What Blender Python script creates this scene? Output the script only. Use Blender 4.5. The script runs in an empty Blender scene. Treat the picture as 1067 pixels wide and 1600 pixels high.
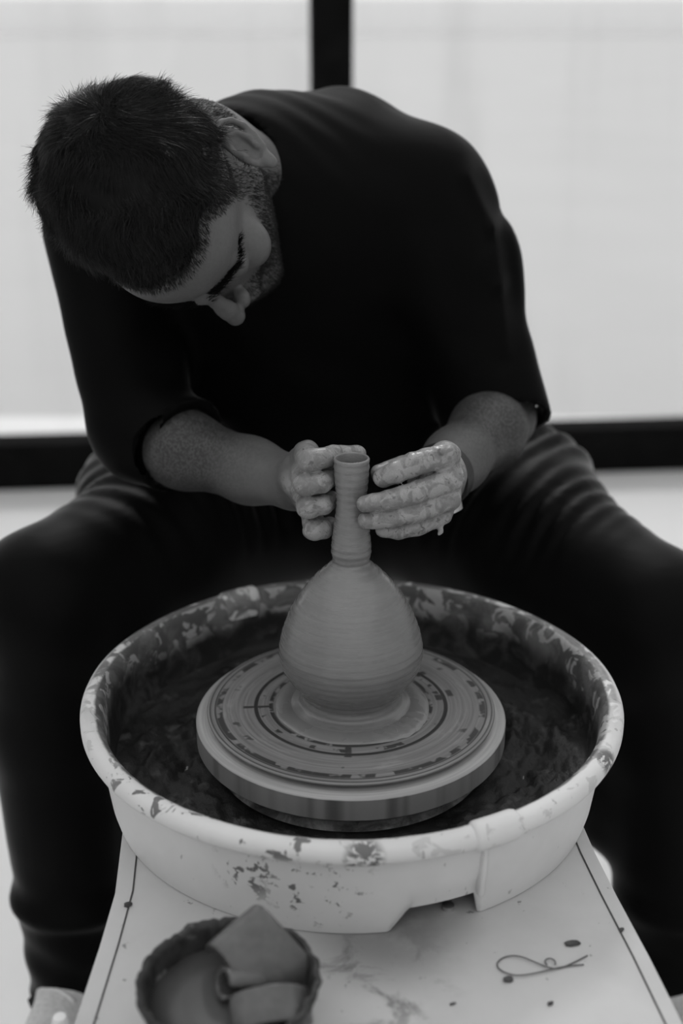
import bpy, bmesh, math, random
import numpy as np
from mathutils import Vector, Matrix

random.seed(7)
rng = np.random.RandomState(11)
scene = bpy.context.scene
COL = scene.collection
PI = math.pi

# ------------------------------------------------------------------ camera
cam_d = bpy.data.cameras.new('camera')
cam = bpy.data.objects.new('camera', cam_d)
COL.objects.link(cam)
cam.location = (-0.0092, -1.1095, 1.187)
cam.rotation_euler = (math.radians(90 - 21.35), 0, 0)
cam_d.sensor_fit = 'VERTICAL'
cam_d.sensor_height = 36.0
cam_d.lens = 45.0
cam_d.clip_start = 0.05
cam_d.dof.use_dof = True
cam_d.dof.focus_distance = 1.19
cam_d.dof.aperture_fstop = 2.7
scene.camera = cam

# ------------------------------------------------------------------ light
world = bpy.data.worlds.new('overcast_sky')
scene.world = world
world.use_nodes = True
wn = world.node_tree
wn.nodes['Background'].inputs['Color'].default_value = (1, 1, 1, 1)
wn.nodes['Background'].inputs['Strength'].default_value = 1.05

def sun(name, strength, angle, direction):
    d = bpy.data.lights.new(name, 'SUN')
    d.energy = strength
    d.angle = math.radians(angle)
    o = bpy.data.objects.new(name, d)
    COL.objects.link(o)
    o.rotation_euler = Vector(direction).to_track_quat('-Z', 'Y').to_euler()
    return o
sun('hazy_sun', 1.25, 9, (-0.02, -1.0, -0.84))

scene.view_settings.view_transform = 'Standard'
scene.view_settings.look = 'None'
scene.view_settings.gamma = 1.0
scene.view_settings.exposure = 0.0
scene.view_settings.use_curve_mapping = False

# ------------------------------------------------------------------ helpers
def tag(o, label=None, cat=None, group=None, kind=None):
    if label: o['label'] = label
    if cat: o['category'] = cat
    if group: o['group'] = group
    if kind: o['kind'] = kind
    return o

def empty(name, loc=(0, 0, 0)):
    o = bpy.data.objects.new(name, None)
    o.location = loc
    o.empty_display_size = 0.05
    COL.objects.link(o)
    return o

def link_mesh(name, me, mat, parent=None, smooth=True):
    o = bpy.data.objects.new(name, me)
    COL.objects.link(o)
    if mat is not None:
        me.materials.append(mat)
    if smooth:
        me.polygons.foreach_set('use_smooth', np.ones(len(me.polygons), dtype=bool))
    if parent is not None:
        o.parent = parent
        pl = parent.location
        p = parent.parent
        off = Vector(pl)
        while p is not None:
            off = off + Vector(p.location); p = p.parent
        o.location = -off            # meshes are written in world coordinates
    return o

def from_arrays(name, verts, faces, mat, parent=None, smooth=True):
    me = bpy.data.meshes.new(name)
    me.from_pydata([tuple(v) for v in verts], [], [tuple(f) for f in faces])
    me.update()
    return link_mesh(name, me, mat, parent, smooth)

def from_bm(name, bm, mat, parent=None, smooth=True, auto=None):
    me = bpy.data.meshes.new(name)
    bm.normal_update()
    bm.to_mesh(me); bm.free()
    o = link_mesh(name, me, mat, parent, smooth)
    if auto is not None:
        sharp_edges(me, auto)
    return o

def sharp_edges(me, deg):
    bm = bmesh.new(); bm.from_mesh(me)
    for e in bm.edges:
        if len(e.link_faces) == 2 and e.calc_face_angle(0) > math.radians(deg):
            e.smooth = False
    bm.to_mesh(me); bm.free()

def np_mesh(name, V, Q, mat, parent=None):
    """vertices (n,3) and quads (m,4) as numpy arrays"""
    me = bpy.data.meshes.new(name)
    me.vertices.add(len(V)); me.vertices.foreach_set('co', V.astype(np.float32).ravel())
    n = Q.shape[1]
    me.loops.add(Q.size); me.loops.foreach_set('vertex_index', Q.astype(np.int32).ravel())
    me.polygons.add(len(Q)); me.polygons.foreach_set('loop_start', np.arange(0, Q.size, n, dtype=np.int32))
    me.update(calc_edges=True); me.validate()
    return link_mesh(name, me, mat, parent, True)

def box_bm(x0, x1, y0, y1, z0, z1, bev=0.0, seg=2):
    bm = bmesh.new()
    bmesh.ops.create_cube(bm, size=1.0)
    for v in bm.verts:
        v.co = Vector(((x0 + x1) / 2 + v.co.x * (x1 - x0), (y0 + y1) / 2 + v.co.y * (y1 - y0), (z0 + z1) / 2 + v.co.z * (z1 - z0)))
    if bev > 0:
        bmesh.ops.bevel(bm, geom=list(bm.edges), offset=bev, segments=seg, profile=0.5, affect='EDGES')
    return bm

def lathe_bm(prof, n=96, disp=None, a0=0.0, a1=2 * PI, cx=0.0, cy=0.0):
    """prof: list of (r, z); full turn unless a0/a1 given; disp(r, z, a) -> (r, z)"""
    bm = bmesh.new()
    full = abs(a1 - a0 - 2 * PI) < 1e-6
    cnt = n if full else n + 1
    rings = []
    for i in range(cnt):
        a = a0 + (a1 - a0) * i / n
        ring = []
        for (r, z) in prof:
            if disp: r, z = disp(r, z, a)
            ring.append(bm.verts.new((cx + r * math.cos(a), cy + r * math.sin(a), z)))
        rings.append(ring)
    for i in range(n):
        A = rings[i]; B = rings[(i + 1) % cnt]
        for j in range(len(prof) - 1):
            bm.faces.new((A[j], B[j], B[j + 1], A[j + 1]))
    bmesh.ops.remove_doubles(bm, verts=list(bm.verts), dist=1e-6)
    bmesh.ops.recalc_face_normals(bm, faces=list(bm.faces))
    return bm

def tube_bm(pts, r, n=8, bm=None, closed=False):
    bm = bm or bmesh.new()
    P = [Vector(p) for p in pts]
    prev = None; rings = []
    for i, p in enumerate(P):
        if closed:
            t = (P[(i + 1) % len(P)] - P[i - 1]).normalized()
        else:
            t = (P[min(i + 1, len(P) - 1)] - P[max(i - 1, 0)]).normalized()
        ref = prev if prev is not None else (Vector((0, 0, 1)) if abs(t.z) < .9 else Vector((1, 0, 0)))
        u = (ref - t * ref.dot(t)).normalized(); w = t.cross(u); prev = u
        rr = r[i] if isinstance(r, (list, tuple)) else r
        rings.append([bm.verts.new(p + (u * math.cos(2 * PI * k / n) + w * math.sin(2 * PI * k / n)) * rr) for k in range(n)])
    m = len(P)
    for i in range(m if closed else m - 1):
        A = rings[i]; B = rings[(i + 1) % m]
        for k in range(n):
            bm.faces.new((A[k], A[(k + 1) % n], B[(k + 1) % n], B[k]))
    if not closed:
        bm.faces.new(rings[0][::-1]); bm.faces.new(rings[-1])
    return bm

def poly_prism_bm(outline, z0, z1, bev=0.0, seg=2):
    bm = bmesh.new()
    vs = [bm.verts.new((x, y, z0)) for x, y in outline]
    f = bm.faces.new(vs)
    r = bmesh.ops.extrude_face_region(bm, geom=[f])
    for v in r['geom']:
        if isinstance(v, bmesh.types.BMVert): v.co.z = z1
    bmesh.ops.recalc_face_normals(bm, faces=list(bm.faces))
    if bev > 0:
        es = [e for e in bm.edges if all(abs(v.co.z - z1) < 1e-7 for v in e.verts)]
        bmesh.ops.bevel(bm, geom=es, offset=bev, segments=seg, profile=0.5, affect='EDGES')
    return bm

# ------------------------------------------------------------------ materials
class NT:
    def __init__(self, name):
        self.m = bpy.data.materials.new(name)
        self.m.use_nodes = True
        self.t = self.m.node_tree
        self.b = self.t.nodes['Principled BSDF']
    def n(self, kind, **kw):
        nd = self.t.nodes.new(kind)
        for k, v in kw.items(): setattr(nd, k, v)
        return nd
    def l(self, a, b): self.t.links.new(a, b)
    def setin(self, sock, v):
        if isinstance(v, (int, float)): sock.default_value = v
        elif isinstance(v, tuple): sock.default_value = v
        else: self.l(v, sock)
    def math(self, op, a, b=0.0, c=None, clamp=False):
        nd = self.n('ShaderNodeMath', operation=op, use_clamp=clamp)
        self.setin(nd.inputs[0], a); self.setin(nd.inputs[1], b)
        if c is not None: self.setin(nd.inputs[2], c)
        return nd.outputs[0]
    def pos(self):
        if not hasattr(self, '_p'): self._p = self.n('ShaderNodeNewGeometry').outputs['Position']
        return self._p
    def obj(self):
        if not hasattr(self, '_o'): self._o = self.n('ShaderNodeTexCoord').outputs['Object']
        return self._o
    def sep(self, v):
        nd = self.n('ShaderNodeSeparateXYZ'); self.l(v, nd.inputs[0]); return nd.outputs
    def comb(self, x, y, z):
        nd = self.n('ShaderNodeCombineXYZ')
        for i, v in enumerate((x, y, z)): self.setin(nd.inputs[i], v)
        return nd.outputs[0]
    def scale(self, v, s):
        nd = self.n('ShaderNodeVectorMath', operation='MULTIPLY'); self.l(v, nd.inputs[0]); nd.inputs[1].default_value = s
        return nd.outputs[0]
    def noise(self, v, scale, detail=4, rough=.55, dist=0.0):
        nd = self.n('ShaderNodeTexNoise'); self.l(v, nd.inputs['Vector'])
        nd.inputs['Scale'].default_value = scale; nd.inputs['Detail'].default_value = detail
        nd.inputs['Roughness'].default_value = rough; nd.inputs['Distortion'].default_value = dist
        return nd.outputs['Fac']
    def step(self, v, lo, hi, a=0.0, b=1.0):
        nd = self.n('ShaderNodeMapRange', interpolation_type='SMOOTHSTEP')
        self.setin(nd.inputs['Value'], v)
        nd.inputs['From Min'].default_value = lo; nd.inputs['From Max'].default_value = hi
        nd.inputs['To Min'].default_value = a; nd.inputs['To Max'].default_value = b
        return nd.outputs['Result']
    def mixf(self, fac, a, b):
        nd = self.n('ShaderNodeMix', data_type='FLOAT')
        self.setin(nd.inputs[0], fac); self.setin(nd.inputs[2], a); self.setin(nd.inputs[3], b)
        return nd.outputs[0]
    def near(self, x, y, z, r0, r1):
        nd = self.n('ShaderNodeVectorMath', operation='DISTANCE'); self.l(self.obj(), nd.inputs[0]); nd.inputs[1].default_value = (x, y, z)
        return self.step(nd.outputs['Value'], r0, r1, 1.0, 0.0)
    def grey(self, v):
        if isinstance(v, (int, float)):
            self.b.inputs['Base Color'].default_value = (v, v, v, 1)
        else:
            nd = self.n('ShaderNodeCombineColor')
            for i in range(3): self.l(v, nd.inputs[i])
            self.l(nd.outputs[0], self.b.inputs['Base Color'])
    def rough(self, v): self.setin(self.b.inputs['Roughness'], v)
    def spec(self, v): self.b.inputs['Specular IOR Level'].default_value = v
    def bump(self, h, strength=.3, dist=.002):
        nd = self.n('ShaderNodeBump'); self.l(h, nd.inputs['Height'])
        nd.inputs['Strength'].default_value = strength; nd.inputs['Distance'].default_value = dist
        self.l(nd.outputs[0], self.b.inputs['Normal'])

def simple(name, g, rough=.5, spec=.5, nscale=0, namp=0, bump=0, metallic=0):
    m = NT(name)
    if nscale:
        f = m.noise(m.obj(), nscale, 5)
        m.grey(m.step(f, .3, .7, g * (1 - namp), g * (1 + namp)))
        if bump: m.bump(f, bump, .002)
    else:
        m.grey(g)
    m.rough(rough); m.spec(spec); m.b.inputs['Metallic'].default_value = metallic
    return m.m

MAT = {}
def mk():
    # --- setting
    m = NT('white_floor')
    f = m.noise(m.obj(), 1.3, 5); f2 = m.noise(m.obj(), 40, 3)
    m.grey(m.mixf(.15, m.step(f, .3, .7, .61, .65), m.step(f2, .3, .7, .60, .66))); m.rough(.4)
    MAT['floor'] = m.m
    MAT['outside'] = simple('whitewashed_garden_wall', .84, .9, .1, 3, .04)
    MAT['wall'] = simple('white_plaster_wall', .62, .9, .2, 30, .04, .1)
    MAT['front_wall'] = simple('pale_plaster_wall', .75, .9, .2, 30, .04, .1)
    MAT['frame'] = simple('dark_painted_frame', .006, .9, .05, 20, .2)
    m = NT('clear_window_glass')
    tr = m.n('ShaderNodeBsdfTransparent'); gl = m.n('ShaderNodeBsdfGlossy'); gl.inputs['Roughness'].default_value = .02
    dust = m.step(m.noise(m.scale(m.obj(), (5.0, 5.0, .7)), 1.0, 3), .45, .75, 1.0, .94)
    tc = m.n('ShaderNodeCombineColor')
    for i in range(3): m.l(dust, tc.inputs[i])
    m.l(tc.outputs[0], tr.inputs['Color'])
    fr = m.n('ShaderNodeFresnel'); fr.inputs['IOR'].default_value = 1.45
    mx = m.n('ShaderNodeMixShader'); m.l(m.math('MULTIPLY', fr.outputs[0], .6), mx.inputs[0]); m.l(tr.outputs[0], mx.inputs[1]); m.l(gl.outputs[0], mx.inputs[2])
    m.l(mx.outputs[0], m.t.nodes['Material Output'].inputs['Surface'])
    MAT['pane'] = m.m
    m = NT('pale_concrete_terrace')
    m.grey(m.step(m.noise(m.obj(), .6, 4), .3, .7, .462, .482)); m.rough(.9); m.spec(.1)
    MAT['terrace'] = m.m

    # --- wheel body: white enamel with smears of clay
    m = NT('white_enamel_wheel_table')
    p = m.obj()
    f = m.noise(p, 9, 6, .6); f2 = m.noise(p, 70, 4, .6); f3 = m.noise(p, 24, 5, .65, .6)
    base = m.step(f, .35, .75, .53, .47)
    specks = m.step(f2, .69, .72)
    smear_zone = m.near(.015, -.29, .465, .02, .09)
    smear = m.math('MULTIPLY', m.step(f3, .50, .66), smear_zone)
    zone2 = m.near(.03, -.235, .465, .02, .09)
    tint = m.math('MULTIPLY', m.step(f, .35, .6, .35, .75), zone2)  # darker patch on the table top in front of the pan
    g = m.mixf(specks, base, .25)
    g = m.mixf(m.math('MULTIPLY', smear, .85), g, .10)
    g = m.mixf(tint, g, .16)
    m.grey(g); m.rough(m.step(f, .3, .7, .45, .6)); m.spec(.4)
    m.bump(m.math('ADD', f2, specks), .08, .001)
    MAT['table'] = m.m
    MAT['groove'] = simple('dark_seam_filler', .06, .8, .2)

    # --- splash pan: white plastic outside, caked inside
    def pan(name):
        m = NT(name)
        p = m.obj(); s = m.sep(p)
        r = m.math('SQRT', m.math('ADD', m.math('MULTIPLY', s[0], s[0]), m.math('MULTIPLY', s[1], s[1])))
        fine = m.noise(p, 90, 4, .6); mid = m.noise(p, 26, 6, .65, .5); big = m.noise(p, 9, 4, .6); mott = m.noise(p, 45, 4, .55, .8)
        # inside wall: patches of pale, middle and dark dried clay, wet and dark low down
        back = m.step(s[1], -.12, .06)
        inside = m.n('ShaderNodeAttribute', attribute_name='inner').outputs['Fac']
        inside = m.step(m.math('ADD', inside, m.math('MULTIPLY', m.math('SUBTRACT', mid, .5), .5)), .35, .6)
        lowz = m.step(m.math('ADD', s[2], m.math('MULTIPLY', m.math('SUBTRACT', big, .5), .07)), .528, .555)
        pale = m.step(mott, .53, .57)
        pale2 = m.step(mid, .42, .62)
        cake = m.mixf(pale, m.mixf(pale2, .085, .16), .34)
        wet = m.mixf(m.step(mid, .45, .66), .014, .05)
        inner = m.mixf(lowz, wet, cake)
        white = m.step(big, .3, .7, .61, .67)
        # the clean plastic keeps a thin pale film, a few dark scabs here and there
        rimspot = m.math('MULTIPLY', m.step(mott, .585, .61), m.step(s[2], .548, .560))
        rimspot = m.math('MULTIPLY', rimspot, m.mixf(m.near(-.13, -.23, .56, .08, .17), .25, 1.0))
        spots = m.math('MULTIPLY', m.step(m.noise(p, 60, 5, .7, .4), .52, .55), m.near(-.088, -.236, .522, .012, .042))
        spots3 = m.math('MULTIPLY', m.step(m.noise(p, 75, 5, .7, .4), .60, .63), m.near(-.03, -.24, .518, .02, .06))
        spots2 = m.math('MULTIPLY', m.step(m.noise(m.scale(p, (1, 1, 1.8)), 80, 5, .7, .5), .46, .49), m.near(.009, -.262, .560, .010, .020))
        spots4 = m.math('MULTIPLY', m.step(m.noise(m.scale(p, (1, 1, 1.5)), 60, 5, .7, .5), .44, .47), m.near(.228, -.128, .567, .008, .019))
        d = m.math('MAXIMUM', m.math('MAXIMUM', rimspot, spots), m.math('MAXIMUM', m.math('MAXIMUM', spots2, spots3), spots4))
        scr = m.step(m.noise(m.scale(p, (1, 1, .4)), 130, 2, .5), .70, .74)
        outer = m.mixf(m.math('MULTIPLY', d, .9), m.mixf(m.math('MULTIPLY', scr, .5), white, .2), .10)
        # back rim is smeared with clay on the inner roll
        backrim = m.math('MULTIPLY', m.math('MULTIPLY', back, m.step(mott, .40, .50)), m.step(r, .262, .256))
        outer = m.mixf(m.math('MULTIPLY', backrim, .9), outer, m.mixf(pale2, .10, .19))
        m.grey(m.mixf(inside, outer, inner))
        m.rough(m.mixf(inside, .55, .62)); m.spec(.25)
        m.bump(m.math('ADD', m.math('MULTIPLY', mid, inside), m.math('MULTIPLY', d, .4)), .5, .004)
        return m.m
    MAT['pan'] = pan('white_plastic_splash_pan')

    m = NT('wet_dark_sludge')
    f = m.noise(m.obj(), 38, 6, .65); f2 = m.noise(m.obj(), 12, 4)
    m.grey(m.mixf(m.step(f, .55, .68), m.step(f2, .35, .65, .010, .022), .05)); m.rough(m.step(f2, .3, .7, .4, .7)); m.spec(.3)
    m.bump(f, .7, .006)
    MAT['sludge'] = m.m

    # --- wheel head, bat
    def turned(name, bat):
        m = NT(name)
        p = m.obj(); s = m.sep(p)
        r = m.math('SQRT', m.math('ADD', m.math('MULTIPLY', s[0], s[0]), m.math('MULTIPLY', s[1], s[1])))
        th = m.math('ARCTAN2', s[1], s[0])
        cs = m.math('COSINE', th); sn = m.math('SINE', th)
        pol = m.comb(m.math('MULTIPLY', r, 420.0), m.math('MULTIPLY', cs, 1.1), m.math('MULTIPLY', sn, 1.1))
        streak = m.noise(pol, 1.0, 4, .6)
        pol2 = m.comb(m.math('MULTIPLY', r, 90.0), m.math('MULTIPLY', cs, 2.2), m.math('MULTIPLY', sn, 2.2))
        patch = m.noise(pol2, 1.0, 4, .6)
        pol3 = m.comb(m.math('MULTIPLY', r, 55.0), m.math('MULTIPLY', cs, 7.0), m.math('MULTIPLY', sn, 7.0))
        dash = m.noise(pol3, 1.0, 2, .5)
        base = m.step(streak, .3, .72, .14, .22)
        pale = m.step(patch, .55, .75)
        g = m.mixf(m.math('MULTIPLY', pale, .6), base, .30)
        if bat:
            def ring(r0, w, amt, thr=None):
                a = m.math('ABSOLUTE', m.math('SUBTRACT', r, r0))
                k = m.step(a, w * .45, w, 1.0, 0.0)
                if thr: k = m.math('MULTIPLY', k, m.step(dash, thr, thr + .08))
                return m.math('MULTIPLY', k, amt)
            rs = [ring(.0935, .0027, .95), ring(.0785, .0032, .9, .36), ring(.1335, .0012, .8),
                  ring(.1295, .0042, .9, .46), ring(.0875, .004, .85, .56), ring(.117, .005, .7, .62), ring(.1385, .0012, .7)]
            d = rs[0]
            for k in rs[1:]: d = m.math('MAXIMUM', d, k)
            # radial ticks of the bat's pin marks
            for ang, r0, r1, w in ((184, .078, .106, .018), (268, .078, .098, .03), (8, .085, .093, .05), (12, .098, .104, .05), (40, .088, .1, .03), (20, .07, .08, .06)):
                a = math.radians(ang)
                dt = m.math('ADD', m.math('MULTIPLY', cs, math.cos(a)), m.math('MULTIPLY', sn, math.sin(a)))
                k = m.step(dt, math.cos(w * 1.6), math.cos(w * .7))
                k = m.math('MULTIPLY', k, m.math('MULTIPLY', m.step(r, r0 - .001, r0 + .001), m.step(r, r1 + .001, r1 - .001)))
                d = m.math('MAXIMUM', d, m.math('MULTIPLY', k, .85))
            g = m.mixf(d, g, .02)
            # wet clay ring round the foot of the pot
            g = m.mixf(m.step(r, .0785, .074), g, .17)
            m.grey(g)
            m.rough(m.mixf(m.step(r, .08, .07), m.step(streak, .3, .7, .30, .5), .25))
        else:
            dk = m.math('MULTIPLY', m.step(dash, .48, .80), m.step(s[2], .5405, .539))
            m.grey(m.mixf(m.math('MULTIPLY', dk, .65), m.mixf(m.step(s[2], .5405, .5395), m.step(streak, .3, .7, .26, .36), m.step(streak, .3, .7, .22, .28)), .04))
            m.rough(.4)
        m.spec(.5)
        m.bump(streak, .15, .0008)
        return m.m
    MAT['bat'] = turned('clay_smeared_bat', True)
    MAT['head'] = turned('worn_aluminium_wheel_head', False)
    MAT['metal'] = simple('brushed_steel', .5, .3, .5, 60, .15, .05, .9)

    # --- thrown clay
    m = NT('wet_thrown_clay')
    p = m.obj(); s = m.sep(p)
    th = m.math('ARCTAN2', s[1], s[0])
    lines = m.noise(m.comb(m.math('COSINE', th), m.math('SINE', th), m.math('MULTIPLY', s[2], 330.0)), .9, 3, .6)
    blot = m.noise(p, 30, 4)
    m.grey(m.mixf(.5, m.step(lines, .3, .7, .155, .195), m.step(blot, .3, .7, .16, .195)))
    m.rough(m.step(lines, .3, .7, .20, .36)); m.spec(.55)
    m.bump(lines, .22, .0010)
    MAT['clay'] = m.m
    m = NT('slip_liquid')
    f = m.noise(m.obj(), 14, 4)
    m.grey(m.step(f, .3, .7, .065, .08)); m.rough(.4); m.spec(.5)
    m.bump(m.noise(m.obj(), 60, 3), .05, .001)
    MAT['slip'] = m.m
    m = NT('crusted_bowl')
    f = m.noise(m.obj(), 60, 6, .7); f2 = m.noise(m.obj(), 22, 5)
    m.grey(m.mixf(m.step(f2, .56, .66), m.step(f, .35, .65, .008, .03), .22)); m.rough(.6); m.bump(f, .6, .003)
    MAT['crust'] = m.m
    m = NT('wet_grey_sponge')
    f = m.noise(m.obj(), 120, 4, .6); f2 = m.noise(m.obj(), 30, 4)
    m.grey(m.mixf(.5, m.step(f, .3, .7, .055, .085), m.step(f2, .3, .7, .05, .09))); m.rough(.28); m.spec(.6); m.bump(f, .2, .001)
    MAT['sponge'] = m.m
    MAT['crumb'] = simple('dried_clay_crumb', .07, .85, .2, 120, .4, .4)
    MAT['wire'] = simple('thin_dark_wire', .10, .4, .5, metallic=.3)

    # --- person
    m = NT('skin_with_clay_on_hands')
    p = m.obj()
    at = m.n('ShaderNodeAttribute', attribute_name='clay').outputs['Fac']
    f = m.noise(p, 240, 4, .6); f2 = m.noise(p, 60, 5, .65, .6); f3 = m.noise(p, 18, 3); f4 = m.noise(p, 130, 5, .6, .8)
    skin = m.mixf(.4, m.step(f3, .3, .7, .084, .104), m.step(f, .3, .7, .080, .108))
    fz = m.n('ShaderNodeAttribute', attribute_name='arm_hair_shade').outputs['Fac']
    skin = m.mixf(m.math('MULTIPLY', fz, m.step(m.noise(m.scale(p, (1, .5, 1)), 420, 3, .6, .5), .38, .60, .50, 1.0)), skin, .020)  # arm hair, darkened further to paint the body's shade onto the forearms
    claycol = m.mixf(m.step(f2, .46, .56), m.step(f4, .35, .65, .155, .215), .28)
    claycol = m.mixf(m.step(f4, .58, .66), claycol, .11)
    m.grey(m.mixf(at, skin, claycol))
    m.rough(m.mixf(at, .55, m.step(f2, .35, .65, .55, .22))); m.spec(.45)
    m.bump(m.mixf(at, m.math('MULTIPLY', f, .25), m.math('ADD', f2, m.math('MULTIPLY', f4, .6))), .55, .0022)
    m.b.inputs['Subsurface Weight'].default_value = 0.0
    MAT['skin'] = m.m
    def cloth(name, g, sheen, sr, rg=.95, sp=.05):
        m = NT(name)
        p = m.obj(); f = m.noise(p, 350, 2, .5); f2 = m.noise(p, 14, 4)
        m.grey(m.step(f2, .3, .7, g * .85, g * 1.15)); m.rough(rg); m.spec(sp)
        m.b.inputs['Sheen Weight'].default_value = sheen
        m.b.inputs['Sheen Roughness'].default_value = sr
        m.bump(f, .15, .0006)
        return m.m
    MAT['shirt'] = cloth('black_cotton_shirt', .0018, .12, .22, .62, .05)
    MAT['trousers'] = cloth('black_twill_trousers', .002, .36, .28, .55, .06)
    m = NT('short_black_hair')
    f = m.noise(m.obj(), 160, 3)
    m.grey(m.step(f, .3, .7, .0015, .0035)); m.rough(.55); m.spec(.10)
    MAT['hair'] = m.m
    m = NT('black_hair_strand')
    m.grey(.004); m.rough(.38); m.spec(.30)
    MAT['hair_strand'] = m.m
    MAT['stubble'] = simple('dark_stubble', .016, .6, .2)
    MAT['shoe'] = simple('white_canvas_shoe', .62, .8, .2, 200, .1, .2)
    MAT['shoe_dark'] = simple('black_shoe_stripe', .02, .6, .2)
    MAT['sole'] = simple('white_rubber_sole', .7, .6, .3, 60, .05)
    MAT['watch'] = simple('dark_watch_strap', .015, .5, .4)
    MAT['wood'] = simple('stool_wood', .05, .6, .3, 20, .3, .1)
    MAT['black_metal'] = simple('black_powder_coated_steel', .02, .5, .4)
    MAT['body_paint'] = simple('pale_enamel_housing', .5, .5, .4, 20, .06)
mk()

# ================================================================== the room
def struct(name, bm, mat, parent=None):
    o = from_bm(name, bm, mat, parent, smooth=False)
    if parent is None: o['kind'] = 'structure'
    return o

YAW = math.radians(5.0)       # the window wall is not quite square to the wheel
def wall_pt(u, d, z):         # u along the window wall, d away from it into the room
    return Vector((u * math.cos(YAW) + d * math.sin(YAW), 2.24 + u * math.sin(YAW) - d * math.cos(YAW), z))
def wall_box(u0, u1, d0, d1, z0, z1, bev=0.0):
    bm = box_bm(u0, u1, d0, d1, z0, z1, bev)
    for v in bm.verts: v.co = wall_pt(v.co.x, v.co.y, v.co.z)
    bmesh.ops.recalc_face_normals(bm, faces=list(bm.faces))
    return bm

struct('floor', box_bm(-3.0, 3.0, -3.2, 2.75, -.08, 0.0), MAT['floor'])
struct('ground', box_bm(-40, 40, 2.78, 120, -.10, -.02), MAT['terrace'])
struct('wall_outside', box_bm(-60, 60, 75, 75.3, -.05, 1.95), MAT['outside'])
w1 = empty('window_1'); w1['kind'] = 'structure'
UL = -.037
MUL = [(-2.62, -2.52), (UL - .05, UL + .05), (2.45, 2.55)]
from_bm('sill', wall_box(-2.62, 2.55, -.02, .08, 0, .128, .006), MAT['frame'], w1, False)
for a, b in MUL:
    from_bm('mullion', wall_box(a, b, -.02, .07, .10, 2.72, .004), MAT['frame'], w1, False)
from_bm('head_rail', wall_box(-2.62, 2.55, -.02, .07, 2.66, 2.76, .004), MAT['frame'], w1, False)
for a, b in ((-2.52, UL - .05), (UL + .05, 2.45)):
    from_bm('pane', wall_box(a - .01, b + .01, 0, .012, .12, 2.68), MAT['pane'], w1, False)
struct('wall_left', box_bm(-2.75, -2.65, -3.2, 2.0, 0, 2.8), MAT['wall'])
struct('wall_right', box_bm(2.65, 2.75, -3.2, 2.45, 0, 2.8), MAT['wall'])
struct('wall_front', box_bm(-2.75, 2.75, -3.3, -3.2, 0, 2.8), MAT['front_wall'])

# ================================================================== pottery wheel
TABLE = 0.465
wheel = tag(empty('pottery_wheel', (0, -.15, 0)), 'white electric pottery wheel with clay-stained table and round metal head', 'pottery wheel')
left = [(-.05, .222), (-.13, .185), (-.185, .125), (-.214, .05), (-.222, -.03), (-.215, -.11), (-.209, -.18), (-.2105, -.25), (-.2145, -.335), (-.220, -.44), (-.224, -.55), (-.205, -.60)]
right = [(.235, -.60), (.262, -.55), (.261, -.44), (.254, -.345), (.2445, -.265), (.233, -.185), (.2255, -.125), (.221, -.07), (.224, -.01), (.214, .05), (.185, .125), (.13, .185), (.05, .222)]
outline = left + right
from_bm('table_top', poly_prism_bm(outline, TABLE - .035, TABLE, .003), MAT['table'], wheel, True, 35)
def seam(pts, name):
    sm = [Vector((x, y, TABLE + .0006)) for x, y in pts]
    fine = []
    for i in range(len(sm) - 1):
        for k in range(4): fine.append(sm[i].lerp(sm[i + 1], k / 4))
    fine.append(sm[-1])
    bm = bmesh.new(); rows = []
    for i, p in enumerate(fine):
        t = (fine[min(i + 1, len(fine) - 1)] - fine[max(i - 1, 0)]).normalized(); nn = Vector((-t.y, t.x, 0))
        rows.append([bm.verts.new(p + nn * .0007), bm.verts.new(p - nn * .0007)])
    for i in range(len(rows) - 1):
        bm.faces.new((rows[i][0], rows[i][1], rows[i + 1][1], rows[i + 1][0]))
    r = bmesh.ops.extrude_face_region(bm, geom=list(bm.faces))
    for v in r['geom']:
        if isinstance(v, bmesh.types.BMVert): v.co.z -= .002
    bmesh.ops.recalc_face_normals(bm, faces=list(bm.faces))
    return from_bm(name, bm, MAT['groove'], wheel, False)
seam([(x + .016, y) for x, y in left[4:-1]], 'edge_seam')
seam([(x - .0145, y) for x, y in right[1:-4]], 'edge_seam')
inner = [(x * .93, y * .98) for x, y in outline]
from_bm('housing', poly_prism_bm(inner, .16, TABLE - .033, .0), MAT['body_paint'], wheel, False)
for sx in (-1, 1):
    for y in (-.50, .10):
        from_bm('leg', tube_bm([(sx * .17, y, .17), (sx * .18, y, .004)], .018, 12), MAT['body_paint'], wheel, True, 40)
from_bm('wheel_head', lathe_bm([(0, .5415), (.150, .5415), (.1525, .5395), (.1525, .5190), (.150, .5165), (.02, .5165), (0, .5165)], 128), MAT['head'], wheel, True, 40)
from_bm('shaft', tube_bm([(0, 0, .515), (0, 0, .40)], .02, 20), MAT['metal'], wheel, True, 40)
bm = lathe_bm([(0, .4705), (.0035, .4705), (.0052, .4695), (.0052, TABLE - .001), (0, TABLE - .001)], 16, cx=.0829, cy=-.2045)
from_bm('screw', bm, MAT['metal'], wheel, True, 40)
bm = lathe_bm([(0, .470), (.005, .469), (.0065, .464), (.0065, .44), (0, .44)], 16, cx=-.2255, cy=-.336)
from_bm('knob', bm, MAT['sole'], wheel, True, 40)

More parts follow.
